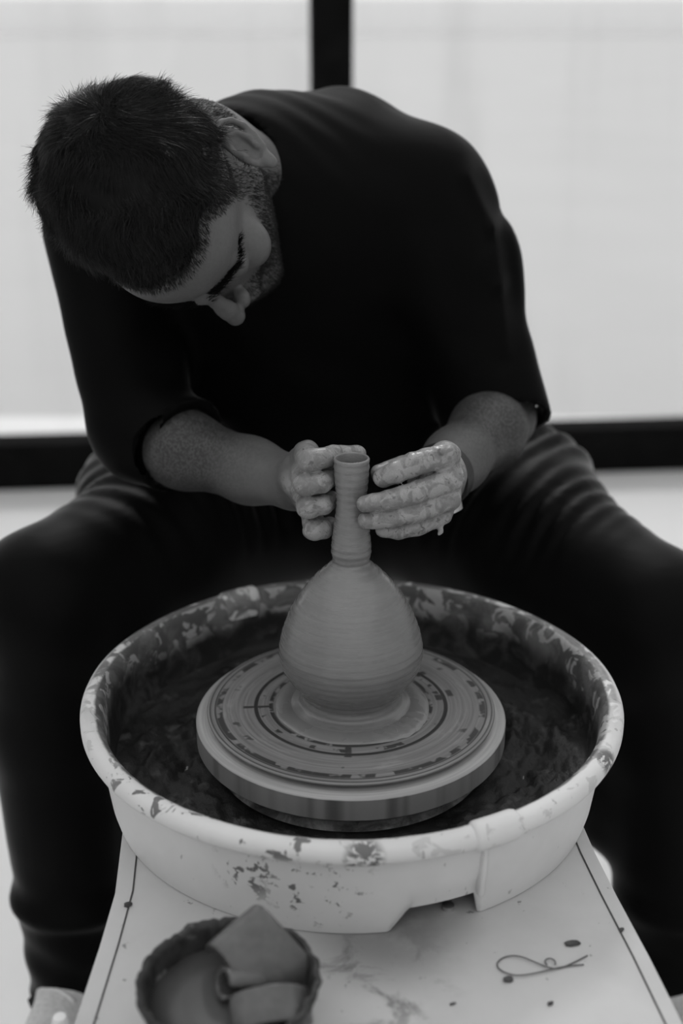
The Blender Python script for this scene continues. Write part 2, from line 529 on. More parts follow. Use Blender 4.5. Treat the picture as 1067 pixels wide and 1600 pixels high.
# ---- splash pan: two halves clipped together
RIM = 0.5697
pan = tag(empty('splash_pan', (0, 0, TABLE)), 'round white plastic splash pan caked with dried clay around the wheel head', 'splash pan')
def bottom_z(a):
    """height of the outer skirt's lower edge as it runs round the pan"""
    d = math.degrees(a) % 360
    z = TABLE + .0005
    def ramp(v, a0, a1): return max(0.0, min(1.0, (v - a0) / (a1 - a0)))
    up = ramp(d, 277.5, 281.5) - ramp(d, 296.5, 297.2)
    return z + .022 * max(0.0, up)
def pan_profile(a):
    b = bottom_z(a)
    pr = [(.2345, b), (.2365, b + .0005), (.2395, b + .012), (.2445, .515), (.2475, RIM - .0205)]
    # rolled lip
    for k in range(0, 11):
        t = math.radians(-95 + k * 27)
        pr.append((.2530 + .0106 * math.cos(t), RIM - .0106 + .0106 * math.sin(t)))
    pr += [(.2405, RIM - .019), (.2385, .53), (.2345, .502), (.225, .488), (.205, .482)]
    return pr
def pan_half(name, a0, a1, n, push=0.0):
    bm = bmesh.new(); rings = []
    for i in range(n + 1):
        a = a0 + (a1 - a0) * i / n
        wob = .0006 * math.sin(3 * a + 1) + .0005 * math.sin(7 * a)
        rings.append([bm.verts.new(((r + wob + push) * math.cos(a), (r + wob + push) * math.sin(a), z)) for r, z in pan_profile(a)])
    for i in range(n):
        for j in range(len(rings[0]) - 1):
            bm.faces.new((rings[i][j], rings[i + 1][j], rings[i + 1][j + 1], rings[i][j + 1]))
    rings_n = [0.0] * 12 + [.25, .6, .85, 1.0] + [1.0] * 5
    bmesh.ops.recalc_face_normals(bm, faces=list(bm.faces))
    o = from_bm(name, bm, MAT['pan'], pan, True, 60)
    npf = len(rings_n)
    vals = np.tile(np.array(rings_n, np.float32), n + 1)
    at = o.data.attributes.new('inner', 'FLOAT', 'POINT'); at.data.foreach_set('value', vals[:len(o.data.vertices)])
    return o
A_J = math.radians(297.0)
pan_half('front_half', math.radians(120), A_J, 220)
pan_half('back_half', A_J - .012, math.radians(120) + 2 * PI + .012, 220, .0006)
# saddle that clips the two halves together
def saddle(ac, half, parent):
    bm = bmesh.new(); rings = []
    n = 18
    for i in range(n + 1):
        u = -1 + 2 * i / n
        a = ac + half * u
        e = (1 - u ** 8) ** .5 if abs(u) < 1 else 0.0
        ring = []
        prof = [(.2465, RIM - .030), (.2500, RIM - .0215)]
        for k in range(0, 9):
            t = math.radians(-80 + k * 30)
            prof.append((.2530 + .0125 * math.cos(t), RIM - .0100 + .0135 * math.sin(t)))
        prof += [(.2400, RIM - .022), (.2405, RIM - .028)]
        for r, z in prof:
            c0 = (.2515, RIM - .012)
            rr = c0[0] + (r - c0[0]) * (.80 + .20 * e); zz = c0[1] + (z - c0[1]) * (.80 + .20 * e)
            ring.append(bm.verts.new((rr * math.cos(a), rr * math.sin(a), zz)))
        rings.append(ring)
    m = len(rings[0])
    for i in range(n):
        for j in range(m):
            bm.faces.new((rings[i][j], rings[i + 1][j], rings[i + 1][(j + 1) % m], rings[i][(j + 1) % m]))
    bm.faces.new(rings[0]); bm.faces.new(rings[-1][::-1])
    bmesh.ops.recalc_face_normals(bm, faces=list(bm.faces))
    return from_bm('clip', bm, MAT['pan'], parent, True, 50)
saddle(math.radians(297.6), .088, pan)
saddle(math.radians(120), .088, pan)
# vertical lap where the back half overlaps
bm = box_bm(-.0028, .0028, -.004, .004, TABLE + .024, RIM - .026, .002, 2)
for v in bm.verts:
    r = .2435 + v.co.y + (v.co.z - .515) * .07; a = A_J + math.radians(-.4) + v.co.x / .24
    v.co.x, v.co.y = r * math.cos(a), r * math.sin(a)
bmesh.ops.recalc_face_normals(bm, faces=list(bm.faces))
from_bm('lap_seam', bm, MAT['pan'], pan, True, 50)
# base and raised centre collar
def lumpy(amp, seed):
    ph = [rng.uniform(0, 6.28) for _ in range(6)]
    def f(r, z, a):
        k = math.sin(a * 5 + ph[0]) + math.sin(a * 9 + ph[1] + r * 90) + math.sin(a * 15 + ph[2] - r * 130) + .7 * math.sin(a * 23 + ph[3] + r * 60)
        return r, z + amp * k * .25
    return f
co = from_bm('centre_collar', lathe_bm([(.2355, .489), (.15, .487), (.143, .488), (.133, .492), (.126, .500), (.122, .507), (.118, .507), (.118, .468)], 128), MAT['pan'], pan, True, 50)
at = co.data.attributes.new('inner', 'FLOAT', 'POINT'); at.data.foreach_set('value', np.full(len(co.data.vertices), .5, np.float32))

prof = [(.1325, .488)] + [(.1345 + .1005 * t, .4945 + .007 * t ** 3) for t in np.linspace(0, 1, 22)] + [(.2372, .512), (.2378, .516)]
ph = rng.uniform(0, 6.28, 12)
def sludge_disp(r, z, a):
    k = sum(math.sin(a * f + ph[i] + r * g) for i, (f, g) in enumerate(((4, 60), (7, -110), (11, 170), (17, -260), (26, 300), (37, -420), (51, 520))))
    w = min(1, max(0, (r - .136) / .02)) * min(1, max(.15, (.236 - r) / .02))
    return r, z + .0034 * k * .45 * w
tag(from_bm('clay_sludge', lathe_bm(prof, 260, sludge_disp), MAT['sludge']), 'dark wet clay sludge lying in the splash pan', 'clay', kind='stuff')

# ---- bat
tag(from_bm('bat', lathe_bm([(0, .550), (.1385, .550), (.1408, .5497), (.1415, .5488), (.1412, .5475), (.1390, .5466), (.1335, .5460), (.130, .5414), (.05, .5414), (0, .5414)], 160), MAT['bat'], None, True, 60),
    'thin round bat streaked with slip under the wet vase', 'bat')

# ---- vase
def smooth_profile(pts, n=8):
    P = [Vector((r, z)) for r, z in pts]; out = []
    for i in range(len(P) - 1):
        p0 = P[max(i - 1, 0)]; p1 = P[i]; p2 = P[i + 1]; p3 = P[min(i + 2, len(P) - 1)]
        for k in range(n):
            t = k / n
            out.append(tuple(.5 * ((2 * p1) + (-p0 + p2) * t + (2 * p0 - 5 * p1 + 4 * p2 - p3) * t * t + (-p0 + 3 * p1 - 3 * p2 + p3) * t ** 3)))
    out.append(tuple(P[-1])); return out
outer = [(.0630, .5495), (.0620, .5515), (.0560, .5535), (.0505, .5565), (.0483, .5610), (.0483, .5660), (.0515, .5725), (.0575, .5805), (.0640, .5890), (.0683, .5985), (.0700, .6085), (.0690, .6190),
         (.0655, .6330), (.0598, .6480), (.0520, .6630), (.0425, .6770), (.0320, .6895), (.0225, .6985), (.0180, .7030), (.0176, .7065), (.0185, .7110), (.0189, .7165), (.0186, .7225),
         (.0174, .7330), (.0160, .7440), (.0147, .7540), (.0141, .7630), (.0147, .7740), (.0157, .7850), (.0163, .7960), (.0165, .8030)]
lip = [(.0166, .8055), (.0160, .8068), (.0150, .8068), (.0142, .8055)]
innerp = [(.0132, .795), (.0118, .775), (.0105, .762), (.0118, .745), (.0140, .72), (.0125, .705), (.020, .693), (.045, .665), (.060, .635), (.064, .607), (.058, .582), (.044, .566), (.02, .561), (0, .560)]
def vase_disp(r, z, a):
    return r * (1 + .004 * math.sin(2 * a + z * 30)) + .00025 * math.sin(z * 900), z
vase = from_bm('clay_vase', lathe_bm(smooth_profile(outer, 5) + lip + smooth_profile(innerp, 4), 128, vase_disp), MAT['clay'])
tag(vase, 'wet grey clay bottle vase with narrow neck spinning on the bat', 'vase')
# slurry thrown up round the foot
def slur(r, z, a):
    k = math.sin(3 * a + .6) + .7 * math.sin(7 * a + 2) + .5 * math.sin(13 * a)
    g = math.exp(-((((math.degrees(a) - 318 + 180) % 360) - 180) / 26) ** 2)
    t = (r - .058) / .02
    return r + max(0, t) * (.0007 * k + .008 * g), z + (.0012 * g * (1 + math.sin(31 * a) * .5) if 0.1 < t < .95 else 0)
from_bm('slip_skirt', lathe_bm([(.056, .5525), (.062, .5526), (.067, .5522), (.072, .5513), (.0755, .5500), (.076, .5494)], 160, slur), MAT['clay'], vase)

# ================================================================== things on the wheel table
BX, BY = -.0915, -.366
crn = np.random.RandomState(4)
def ring_noise(n):
    v = crn.uniform(-1, 1, n)
    return lambda a: (lambda x: v[int(x) % n] * (1 - (x % 1)) + v[(int(x) + 1) % n] * (x % 1))((a / (2 * PI)) % 1 * n)
cn1, cn2, cn3 = ring_noise(17), ring_noise(43), ring_noise(97)
def crust(r, z, a):
    k = .9 * cn1(a) + .9 * cn2(a) + .8 * cn3(a)
    w = min(1, max(0, (z - .510) / .016))
    return r + .0011 * k * w, z + .0017 * (cn2(a + 1) + cn3(a + 2)) * w
bowl = from_bm('slip_bowl', lathe_bm([(0, TABLE + .001), (.042, TABLE + .0005), (.046, TABLE + .003), (.053, .480), (.059, .500), (.0635, .520), (.066, .5275), (.0672, .5315), (.0655, .5335), (.0625, .5325), (.0605, .528), (.058, .518), (.054, .50), (.046, .478), (.03, .472), (0, .471)], 200, crust, cx=BX, cy=BY), MAT['crust'])
tag(bowl, 'small round bowl with crusted rim holding grey slip', 'bowl')
tag(from_bm('slip', lathe_bm([(0, .514), (.03, .514), (.0575, .5142), (.057, .511), (.03, .505), (0, .505)], 64, cx=BX, cy=BY), MAT['slip']), 'grey liquid slip filling the crusted bowl', 'slip', kind='stuff')

def ribbon(path, width, thick, frame, name, mat, parent=None, taper=None):
    """a thick strip: path is a list of 2D points swept along the frame's third axis"""
    o, ex, ey, ez = [Vector(v) for v in frame]
    n = len(path); P = [Vector(p) for p in path]; nr = []
    for i in range(n):
        t = (P[min(i + 1, n - 1)] - P[max(i - 1, 0)]).normalized(); nr.append(Vector((-t.y, t.x)))
    bm = bmesh.new(); grid = []
    ws = [-.5, -.47, -.25, 0, .25, .47, .5]
    for i in range(n):
        row = []
        w = width * (taper[i] if taper else 1)
        for s in (1, -1):
            line = []
            for u in (ws if s == 1 else ws[::-1]):
                th = thick * (.72 if abs(u) > .48 else 1) * (.8 if i in (0, n - 1) else 1)
                q = P[i] + nr[i] * (s * th / 2)
                line.append(bm.verts.new(o + ex * q.x + ey * q.y + ez * (u * w)))
            row += line
        grid.append(row)
    m = len(grid[0])
    for i in range(n - 1):
        for j in range(m):
            bm.faces.new((grid[i][j], grid[i + 1][j], grid[i + 1][(j + 1) % m], grid[i][(j + 1) % m]))
    bm.faces.new(grid[0]); bm.faces.new(grid[-1][::-1])
    bmesh.ops.recalc_face_normals(bm, faces=list(bm.faces))
    ob = from_bm(name, bm, mat, parent)
    sb = ob.modifiers.new('soft', 'SUBSURF'); sb.levels = 1; sb.render_levels = 2
    return ob
def frame_of(o, x, y):
    x = Vector(x).normalized(); z = x.cross(Vector(y)).normalized(); y = z.cross(x)
    return (o, x, y, z)
# the folded piece: a slab bent over like a roof with one end rolled under
fold = [(-.014, -.034), (-.0135, -.024), (-.0115, -.012), (-.007, -.003), (-.001, .0005), (.005, .000), (.014, -.002), (.025, -.005), (.037, -.009), (.048, -.015), (.054, -.022)]
tag(ribbon(fold, .048, .0075, frame_of((-.0800, -.3400, .5500), (.62, -.50, -.48), (.15, -.55, .8)), 'folded_sponge', MAT['sponge'], None, [1, 1, 1, 1, 1, 1, 1.04, 1.1, 1.16, 1.2, 1.2]),
    'folded grey wet slab standing up like a roof in the slip bowl', 'sponge')
curl = [(.012 * math.cos(t) * (1 - t / 14), .012 * math.sin(t) * (1 - t / 14)) for t in np.linspace(-.6, 4.6, 15)]
tag(ribbon(curl, .03, .005, frame_of((-.084, -.362, .5225), (.5, -.3, .8), (-.2, .8, .5)), 'curled_clay_strip', MAT['sponge']),
    'small dark curl of wet clay under the folded slab in the bowl', 'clay')
flat = [(-.028, -.004), (-.018, .002), (-.006, .0055), (.006, .006), (.018, .003), (.026, -.004), (.030, -.013)]
tag(ribbon(flat, .028, .007, frame_of((-.0610, -.3880, .5250), (1, .18, .02), (0, -.45, 1)), 'wet_clay_slab', MAT['sponge']),
    'shiny bent slab of wet clay lying in front of the folded slab in the bowl', 'clay')

# wire loop on the table
W = [(.1876, -.2748), (.176, -.2765), (.164, -.2800), (.146, -.2862), (.134, -.2885), (.1255, -.2865), (.1185, -.2805), (.1175, -.2735), (.1225, -.2675), (.1306, -.2652), (.139, -.2675), (.148, -.2733), (.1575, -.2785), (.166, -.2795), (.178, -.2735), (.1926, -.2642)]
wp = [(x, y, TABLE + .0010 + .0012 * math.sin(i * .09) ** 2) for i, (x, y) in enumerate(smooth_profile(W, 5))]
wire = from_bm('wire_loop', tube_bm(wp, .0006, 6), MAT['wire'])
tag(wire, 'thin dark wire bent into an open loop on the wheel table', 'wire')
ring = [(.1605 + .0042 * math.cos(t), -.2735 + .0045 * math.sin(t), TABLE + .0022) for t in np.linspace(-.6, 3.9, 14)]
from_bm('kink', tube_bm(ring, .0006, 6), MAT['wire'], wire)

def crumb(x, y, sx, sy, sz, rot, seed):
    r = random.Random(seed); bm = bmesh.new()
    bmesh.ops.create_icosphere(bm, subdivisions=2, radius=1)
    c, s = math.cos(rot), math.sin(rot)
    for v in bm.verts:
        k = 1 + r.uniform(-.22, .22); p = v.co * k
        X = p.x * sx; Y = p.y * sy
        v.co = Vector((x + X * c - Y * s, y + X * s + Y * c, TABLE + max(0.0, (p.z + .75) * sz)))
    return from_bm('clay_crumb', bm, MAT['crumb'], None, False)
crumbs = [(.182, -.2494, .0068, .0036, .0016, .1, 'flat dark flake of dried clay beyond the tip of the wire loop', 1),
          (.1238, -.2925, .0045, .0028, .0022, .2, 'dark clay crumb touching the bend of the wire loop', 2),
          (.1539, -.3187, .0026, .0018, .0014, .6, 'small clay crumb on the table in front of the wire loop', 3),
          (.0775, -.3187, .0028, .0012, .001, .3, 'thin clay crumb on the smeared table between bowl and wire loop', 4),
          (-.1942, -.2004, .0036, .0028, .002, .5, 'clay crumb sitting on the edge seam beside the bowl', 5),
          (.2268, -.2325, .0030, .0018, .0014, .9, 'clay crumb lying on the edge seam behind the wire loop', 6)]
for x, y, sx, sy, sz, ro, lb, sd in crumbs:
    tag(crumb(x, y, sx, sy, sz, ro, sd), lb, 'clay crumb', 'dried clay crumbs on the wheel table')

# ================================================================== implicit-surface modelling for the figure
def smin(a, b, k):
    h = np.clip(.5 + .5 * (b - a) / k, 0, 1)
    return b + (a - b) * h - k * h * (1 - h)

class SDF:
    def __init__(self): self.p = []
    def cap(self, a, b, ra, rb, k=.01, sub=False):
        self.p.append(('c', np.array(a, float), np.array(b, float), ra, rb, k, sub)); return self
    def chain(self, pts, rs, k=.01):
        for i in range(len(pts) - 1): self.cap(pts[i], pts[i + 1], rs[i], rs[i + 1], k)
        return self
    def ell(self, c, r, k=.01, sub=False, M=None):
        self.p.append(('e', np.array(c, float), np.array(r, float), M, None, k, sub)); return self
    def reach(self, q, P):
        """lower bound on the distance from points P to the primitive"""
        if q[0] == 'c':
            a, b = q[1], q[2]; ab = b - a
            t = np.clip(((P - a) @ ab) / max(ab @ ab, 1e-12), 0, 1)
            return np.linalg.norm(P - a - t[:, None] * ab, axis=1) - max(q[3], q[4])
        return np.linalg.norm(P - q[1], axis=1) - q[2].max()
    def prim(self, q, P):
        if q[0] == 'c':
            a, b, ra, rb = q[1], q[2], q[3], q[4]; ab = b - a
            t = np.clip(((P - a) @ ab) / max(ab @ ab, 1e-12), 0, 1)
            d = P - a - t[:, None] * ab
            return np.sqrt((d * d).sum(1)) - (ra + (rb - ra) * t)
        d = P - q[1]
        if q[3] is not None: d = d @ q[3]
        r = q[2]
        k0 = np.sqrt(((d / r) ** 2).sum(1)); k1 = np.sqrt(((d / (r * r)) ** 2).sum(1))
        return np.where(k1 < 1e-9, -r.min(), k0 * (k0 - 1) / np.maximum(k1, 1e-9))
    def ev(self, P, sel=None, extra=None):
        d = np.full(len(P), .2)
        for i, q in enumerate(self.p):
            if sel is not None and not sel[i]: continue
            v = self.prim(q, P)
            if q[6]: d = -smin(-d, v, q[5])
            else: d = smin(d, v, q[5])
        return d

def axis(segs):
    """segs: list of (start, end, step) joined into one list of grid lines"""
    out = [segs[0][0]]
    for a, b, s in segs:
        n = max(1, int(round((b - a) / s)))
        out += list(a + (b - a) * np.arange(1, n + 1) / n)
    return np.array(out)

def surface(sdf, X, Y, Z, extra=None, B=10):
    nx, ny, nz = len(X), len(Y), len(Z)
    val = np.full((nx, ny, nz), .2, np.float32)
    cells = []
    ctr = []; rad = []; idx = []
    for i in range(0, nx - 1, B):
        for j in range(0, ny - 1, B):
            for k in range(0, nz - 1, B):
                i1, j1, k1 = min(i + B, nx - 1), min(j + B, ny - 1), min(k + B, nz - 1)
                lo = np.array([X[i], Y[j], Z[k]]); hi = np.array([X[i1], Y[j1], Z[k1]])
                ctr.append((lo + hi) / 2); rad.append(np.linalg.norm(hi - lo) / 2); idx.append((i, j, k, i1, j1, k1))
    ctr = np.array(ctr); rad = np.array(rad)
    sel = np.stack([sdf.reach(q, ctr) < rad + q[5] * 1.5 + .012 for q in sdf.p], 1)
    adds = np.array([not q[6] for q in sdf.p])
    live = (sel & adds).any(1)
    for b in np.nonzero(live)[0]:
        i, j, k, i1, j1, k1 = idx[b]
        gx, gy, gz = np.meshgrid(X[i:i1 + 1], Y[j:j1 + 1], Z[k:k1 + 1], indexing='ij')
        P = np.stack([gx.ravel(), gy.ravel(), gz.ravel()], 1)
        d = sdf.ev(P, sel[b])
        if extra is not None: d = extra(P, d)
        val[i:i1 + 1, j:j1 + 1, k:k1 + 1] = d.reshape(gx.shape)
        if d.min() < 0 < d.max():
            ci, cj, ck = np.meshgrid(np.arange(i, i1), np.arange(j, j1), np.arange(k, k1), indexing='ij')
            cells.append(np.stack([ci.ravel(), cj.ravel(), ck.ravel()], 1))
    cells = np.concatenate(cells)
    offs = np.array([(a, b, c) for a in (0, 1) for b in (0, 1) for c in (0, 1)])
    cv = np.stack([val[cells[:, 0] + o[0], cells[:, 1] + o[1], cells[:, 2] + o[2]] for o in offs], 1)
    mix = (cv.min(1) < 0) & (cv.max(1) >= 0)
    cells = cells[mix]; cv = cv[mix]
    G = (X, Y, Z)
    cp = np.stack([np.stack([G[a][cells[:, a] + o[a]] for a in range(3)], 1) for o in offs], 1)
    acc = np.zeros((len(cells), 3)); cnt = np.zeros(len(cells))
    for a in range(8):
        for b in range(a + 1, 8):
            if np.abs(offs[a] - offs[b]).sum() != 1: continue
            va, vb = cv[:, a], cv[:, b]
            x = (va < 0) != (vb < 0)
            t = np.where(x, va / np.where(x, va - vb, 1), 0)
            acc += (cp[:, a] + (cp[:, b] - cp[:, a]) * t[:, None]) * x[:, None]; cnt += x
    V = acc / cnt[:, None]
    key = (cells[:, 0] * ny + cells[:, 1]) * nz + cells[:, 2]
    order = np.argsort(key); skey = key[order]
    def look(c):
        kk = (c[:, 0] * ny + c[:, 1]) * nz + c[:, 2]
        p = np.clip(np.searchsorted(skey, kk), 0, len(skey) - 1)
        return np.where(skey[p] == kk, order[p], -1)
    quads = []
    v0 = cv[:, 0]
    for ax in range(3):
        o = np.zeros(3, int); o[ax] = 1
        ci = [i for i in range(8) if tuple(offs[i]) == tuple(o)][0]
        ch = (v0 < 0) != (cv[:, ci] < 0)
        c = cells[ch]
        u = np.zeros(3, int); u[(ax + 1) % 3] = 1
        w = np.zeros(3, int); w[(ax + 2) % 3] = 1
        q = np.stack([look(c), look(c - u), look(c - u - w), look(c - w)], 1)
        flip = v0[ch] >= 0
        q[flip] = q[flip][:, ::-1]
        quads.append(q[(q >= 0).all(1)])
    return V, np.concatenate(quads)

def waves(n, fmin, fmax, seed):
    r = np.random.RandomState(seed)
    D = r.randn(n, 3); D /= np.linalg.norm(D, axis=1)[:, None]
    return D * r.uniform(fmin, fmax, n)[:, None], r.uniform(0, 6.28, n)
def wnoise(P, W):
    D, ph = W
    return np.sin(P @ D.T + ph).mean(1)

# ------------------------------------------------------------------ the man: head frame
HS = 1.03
HO = np.array([-.1715, .172, 1.0165])
HL = np.array([.8742, -.2275, .4290]); HF = np.array([.3720, -.2539, -.8928]); HU = np.array([-.3120, -.9401, .1373])
HM = np.stack([HL, HF, HU], 1)                      # columns: subject's left, forward, up
def H(x, y, z): return HO + HM @ (np.array([x, y, z]) * HS)
def head_local(P): return ((P - HO) @ HM) / HS

# joints in metres
R_SHO = np.array([-.283, .365, .962]); L_SHO = np.array([.088, .390, .972])
R_ELB = np.array([-.2255, .255, .7360]); L_ELB = np.array([.172, .315, .7500])
R_WRI = np.array([-.056, .095, .748]); L_WRI = np.array([.086, .100, .748])
C7 = np.array([-.122, .355, 1.022])
T4 = np.array([-.030, .435, .978]); LUM = np.array([.0, .54, .78]); PEL = np.array([.0, .545, .60])
R_HIP = np.array([-.105, .53, .585]); L_HIP = np.array([.105, .53, .585])
R_KNE = np.array([-.345, .205, .572]); L_KNE = np.array([.350, .205, .548])
R_ANK = np.array([-.338, .190, .085]); L_ANK = np.array([.405, .190, .085])

body = SDF()
# trunk and legs (under the clothes)
body.chain([C7 + (0.02, .02, -.03), T4, (T4 + LUM) / 2 + (0, .03, 0), LUM, PEL], [.058, .088, .105, .105, .115], .05)
body.cap(R_SHO, (R_SHO + L_SHO) / 2 + (0, .02, .0), .055, .095, .04)
body.cap(L_SHO, (R_SHO + L_SHO) / 2 + (0, .02, .0), .055, .095, .04)
body.cap(R_HIP, L_HIP, .095, .095, .04)
for hip, kne, ank in ((R_HIP, R_KNE, R_ANK), (L_HIP, L_KNE, L_ANK)):
    body.cap(hip, kne, .082, .055, .03); body.cap(kne, kne + (ank - kne) * .3 + (0, .015, 0), .052, .052, .02)
    body.cap(kne + (ank - kne) * .3 + (0, .015, 0), ank, .052, .036, .02)
    body.cap(ank, ank + (np.sign(ank[0]) * .025, -.11, -.048), .028, .018, .012)
# arms
def arm(sho, elb, wri, bulge):
    mid = elb + (wri - elb) * .28 + np.array(bulge)
    body.cap(sho, elb, .052, .042, .03)
    body.cap(elb, mid, .038, .0395, .02); body.cap(mid, elb + (wri - elb) * .72, .0395, .0315, .02)
    body.cap(elb + (wri - elb) * .72, wri, .0315, .0265, .02)
arm(R_SHO, R_ELB, R_WRI, (0, -.006, .006)); arm(L_SHO, L_ELB, L_WRI, (.006, -.004, .004))
n_arm_end = len(body.p)
# ---- hands: palm, then each finger as its own chain
def finger(pts, rs, kroot=.0025):
    for i in range(len(pts) - 1):
        body.cap(pts[i], pts[i + 1], rs[i], rs[i + 1], kroot if i == 0 else .0014)
hand_start = len(body.p)
# subject's left hand
body.cap(L_WRI, (.088, .045, .774), .026, .023, .012)
for (mx, my, mz), r in (((.086, .008, .806), .0140), ((.089, .003, .787), .0145), ((.088, .003, .768), .0140), ((.083, .008, .7505), .0125)):
    body.cap((.088, .055, .766 + (mz - .778) * .55), (mx, my, mz), .016, r, .006)
body.cap((.088, .062, .772), (.072, .046, .785), .017, .013, .008)
finger([(.088, .002, .8085), (.056, -.013, .8050), (.040, -.0155, .7985), (.0278, -.0125, .7915)], [.0120, .0110, .0104, .0088])
finger([(.091, -.005, .787), (.056, -.0235, .7805), (.031, -.0275, .7745), (.0125, -.0250, .7710)], [.0118, .0104, .0096, .0082])
finger([(.090, -.005, .768), (.056, -.0235, .7615), (.032, -.0265, .7570), (.0130, -.0245, .7540)], [.0112, .0098, .0090, .0078])
finger([(.084, .002, .7500), (.060, -.012, .7435), (.043, -.0160, .7415), (.0295, -.0155, .7420)], [.0104, .0092, .0086, .0074])
finger([(.072, .046, .785), (.050, .040, .784), (.0265, .026, .782)], [.0125, .0108, .0088])
# clots of slip along the top of the index finger, a drip under the little finger
cr = np.random.RandomState(17)
for i in range(26):
    t_ = cr.rand(); q_ = np.array([.030, -.018, .8030]) * (1 - t_) + np.array([.090, -.006, .8175]) * t_
    r_c = cr.uniform(.0016, .0032)
    body.ell(q_ + np.array([0, cr.uniform(-.005, .008), cr.uniform(-.002, .003)]), (r_c * 1.3, r_c * 1.3, r_c), .0015)
body.chain([(.082, -.006, .7445), (.0835, -.007, .7370), (.0815, -.008, .7345)], [.003, .0020, .0016], .0015)
# subject's right hand
body.cap(R_WRI, (-.050, .060, .766), .025, .021, .012)
for (mx, my, mz), r in (((-.042, .040, .797), .0130), ((-.044, .034, .780), .0135), ((-.043, .034, .760), .0130), ((-.038, .038, .742), .0120)):
    body.cap((-.048, .066, .764 + (mz - .769) * .5), (mx, my, mz), .015, r, .006)
finger([(-.043, .036, .798), (-.0395, .000, .8035), (-.0250, .008, .8040), (-.0160, .0225, .8030)], [.0115, .0106, .0098, .0084])
finger([(-.046, .030, .780), (-.0425, -.006, .7825), (-.0270, .001, .7825), (-.0195, .0150, .7820)], [.0118, .0106, .0100, .0084])
finger([(-.044, .030, .760), (-.0400, -.005, .7600), (-.0260, .002, .7600), (-.0195, .0150, .7600)], [.0114, .0104, .0096, .0082])
finger([(-.038, .034, .742), (-.0350, .001, .7355), (-.0265, .008, .7330), (-.0205, .0190, .7325)], [.0108, .0104, .0098, .0082])
finger([(-.050, .060, .778), (-.038, .052, .784), (-.018, .038, .7945), (.0050, .0310, .7990)], [.014, .0118, .0105, .0090], .008)
hand_end = len(body.p)
# ---- neck and head
body.chain([C7 + (0, -.01, -.015), H(0, -.036, -.075), H(0, -.026, -.03)], [.056, .053, .056], .025)
body.cap(C7 + (.05, .02, -.04), H(.02, -.04, -.06), .045, .045, .03)
Mh = HM
def he(c, r, k=.012, sub=False): body.ell(H(*c), np.array(r) * HS, k, sub, Mh)
def hc(a, b, ra, rb, k=.01, sub=False): body.cap(H(*a), H(*b), ra * HS, rb * HS, k, sub)
he((0, -.012, .047), (.073, .094, .080), .02)
he((0, .040, .048), (.064, .058, .052), .02)
he((0, .040, -.035), (.057, .058, .070), .025)
hc((.050, .008, -.052), (.018, .082, -.100), .020, .018, .02); hc((-.050, .008, -.052), (-.018, .082, -.100), .020, .018, .02)
he((0, .084, -.100), (.024, .022, .018), .015)
hc((.040, .078, .030), (.006, .0935, .024), .0085, .0095, .012); hc((-.040, .078, .030), (-.006, .0935, .024), .0085, .0095, .012)
he((.046, .066, -.018), (.020, .022, .018), .015); he((-.046, .066, -.018), (.020, .022, .018), .015)
he((.032, .100, .006), (.016, .016, .010), .008, True); he((-.032, .100, .006), (.016, .016, .010), .008, True)
he((.032, .0800, .005), (.0145, .0135, .0125), .003); he((-.032, .0800, .005), (.0145, .0135, .0125), .003)
hc((0, .0950, .020), (0, .1145, -.014), .0070, .0085, .008); hc((0, .1145, -.014), (0, .1215, -.027), .0085, .0098, .006)
he((.0125, .1075, -.031), (.0078, .0105, .0075), .005); he((-.0125, .1075, -.031), (.0078, .0105, .0075), .005)
he((0, .092, -.058), (.026, .018, .016), .010)
he((0, .1065, -.057), (.022, .007, .0050), .003); he((0, .1050, -.067), (.019, .0075, .0058), .003)
he((0, .112, -.0620), (.022, .006, .0010), .003, True)
# ears: a tilted shell with a rolled rim and a hollow
for sg in (1, -1):
    E = np.stack([HM @ v for v in (np.array([sg * .76, -.28, .52]) / np.linalg.norm([.76, .28, .52]), None, None) if v is not None], 1)[:, 0]
    up = HU * .52 - HF * .85; up = up - E * (up @ E); up /= np.linalg.norm(up); fw = np.cross(up, E) * (1 if sg > 0 else -1)
    if fw @ HF < 0: fw = -fw
    Me = np.stack([E, fw, up], 1)
    c = H(sg * .0825, -.014, -.004)
    def ep(x, y, z): return c + Me @ (np.array([x, y, z]) * HS * .96)
    body.ell(ep(0, 0, .002), np.array([.0055, .0165, .029]) * HS, .006, False, Me)
    body.ell(ep(.006, .003, .000), np.array([.0066, .0105, .0190]) * HS, .0015, True, Me)
    rim = [(.000, .010, .010), (.004, .013, .020), (.005, .008, .0295), (.006, -.003, .0325), (.007, -.0125, .026), (.007, -.0165, .014), (.006, -.0155, .001), (.005, -.011, -.012), (.004, -.004, -.023)]
    for i in range(len(rim) - 1): body.cap(ep(*rim[i]), ep(*rim[i + 1]), .0032, .0032, .002)
    body.ell(ep(.004, -.001, -.026), np.array([.0042, .0075, .0085]) * HS, .004, False, Me)
    body.chain([ep(.005, -.006, .016), ep(.0055, -.0085, .004), ep(.005, -.0055, -.008)], [.0026, .0028, .0026], .003)
    body.ell(ep(.003, .0125, -.004), np.array([.0035, .0032, .0065]) * HS, .003, False, Me)

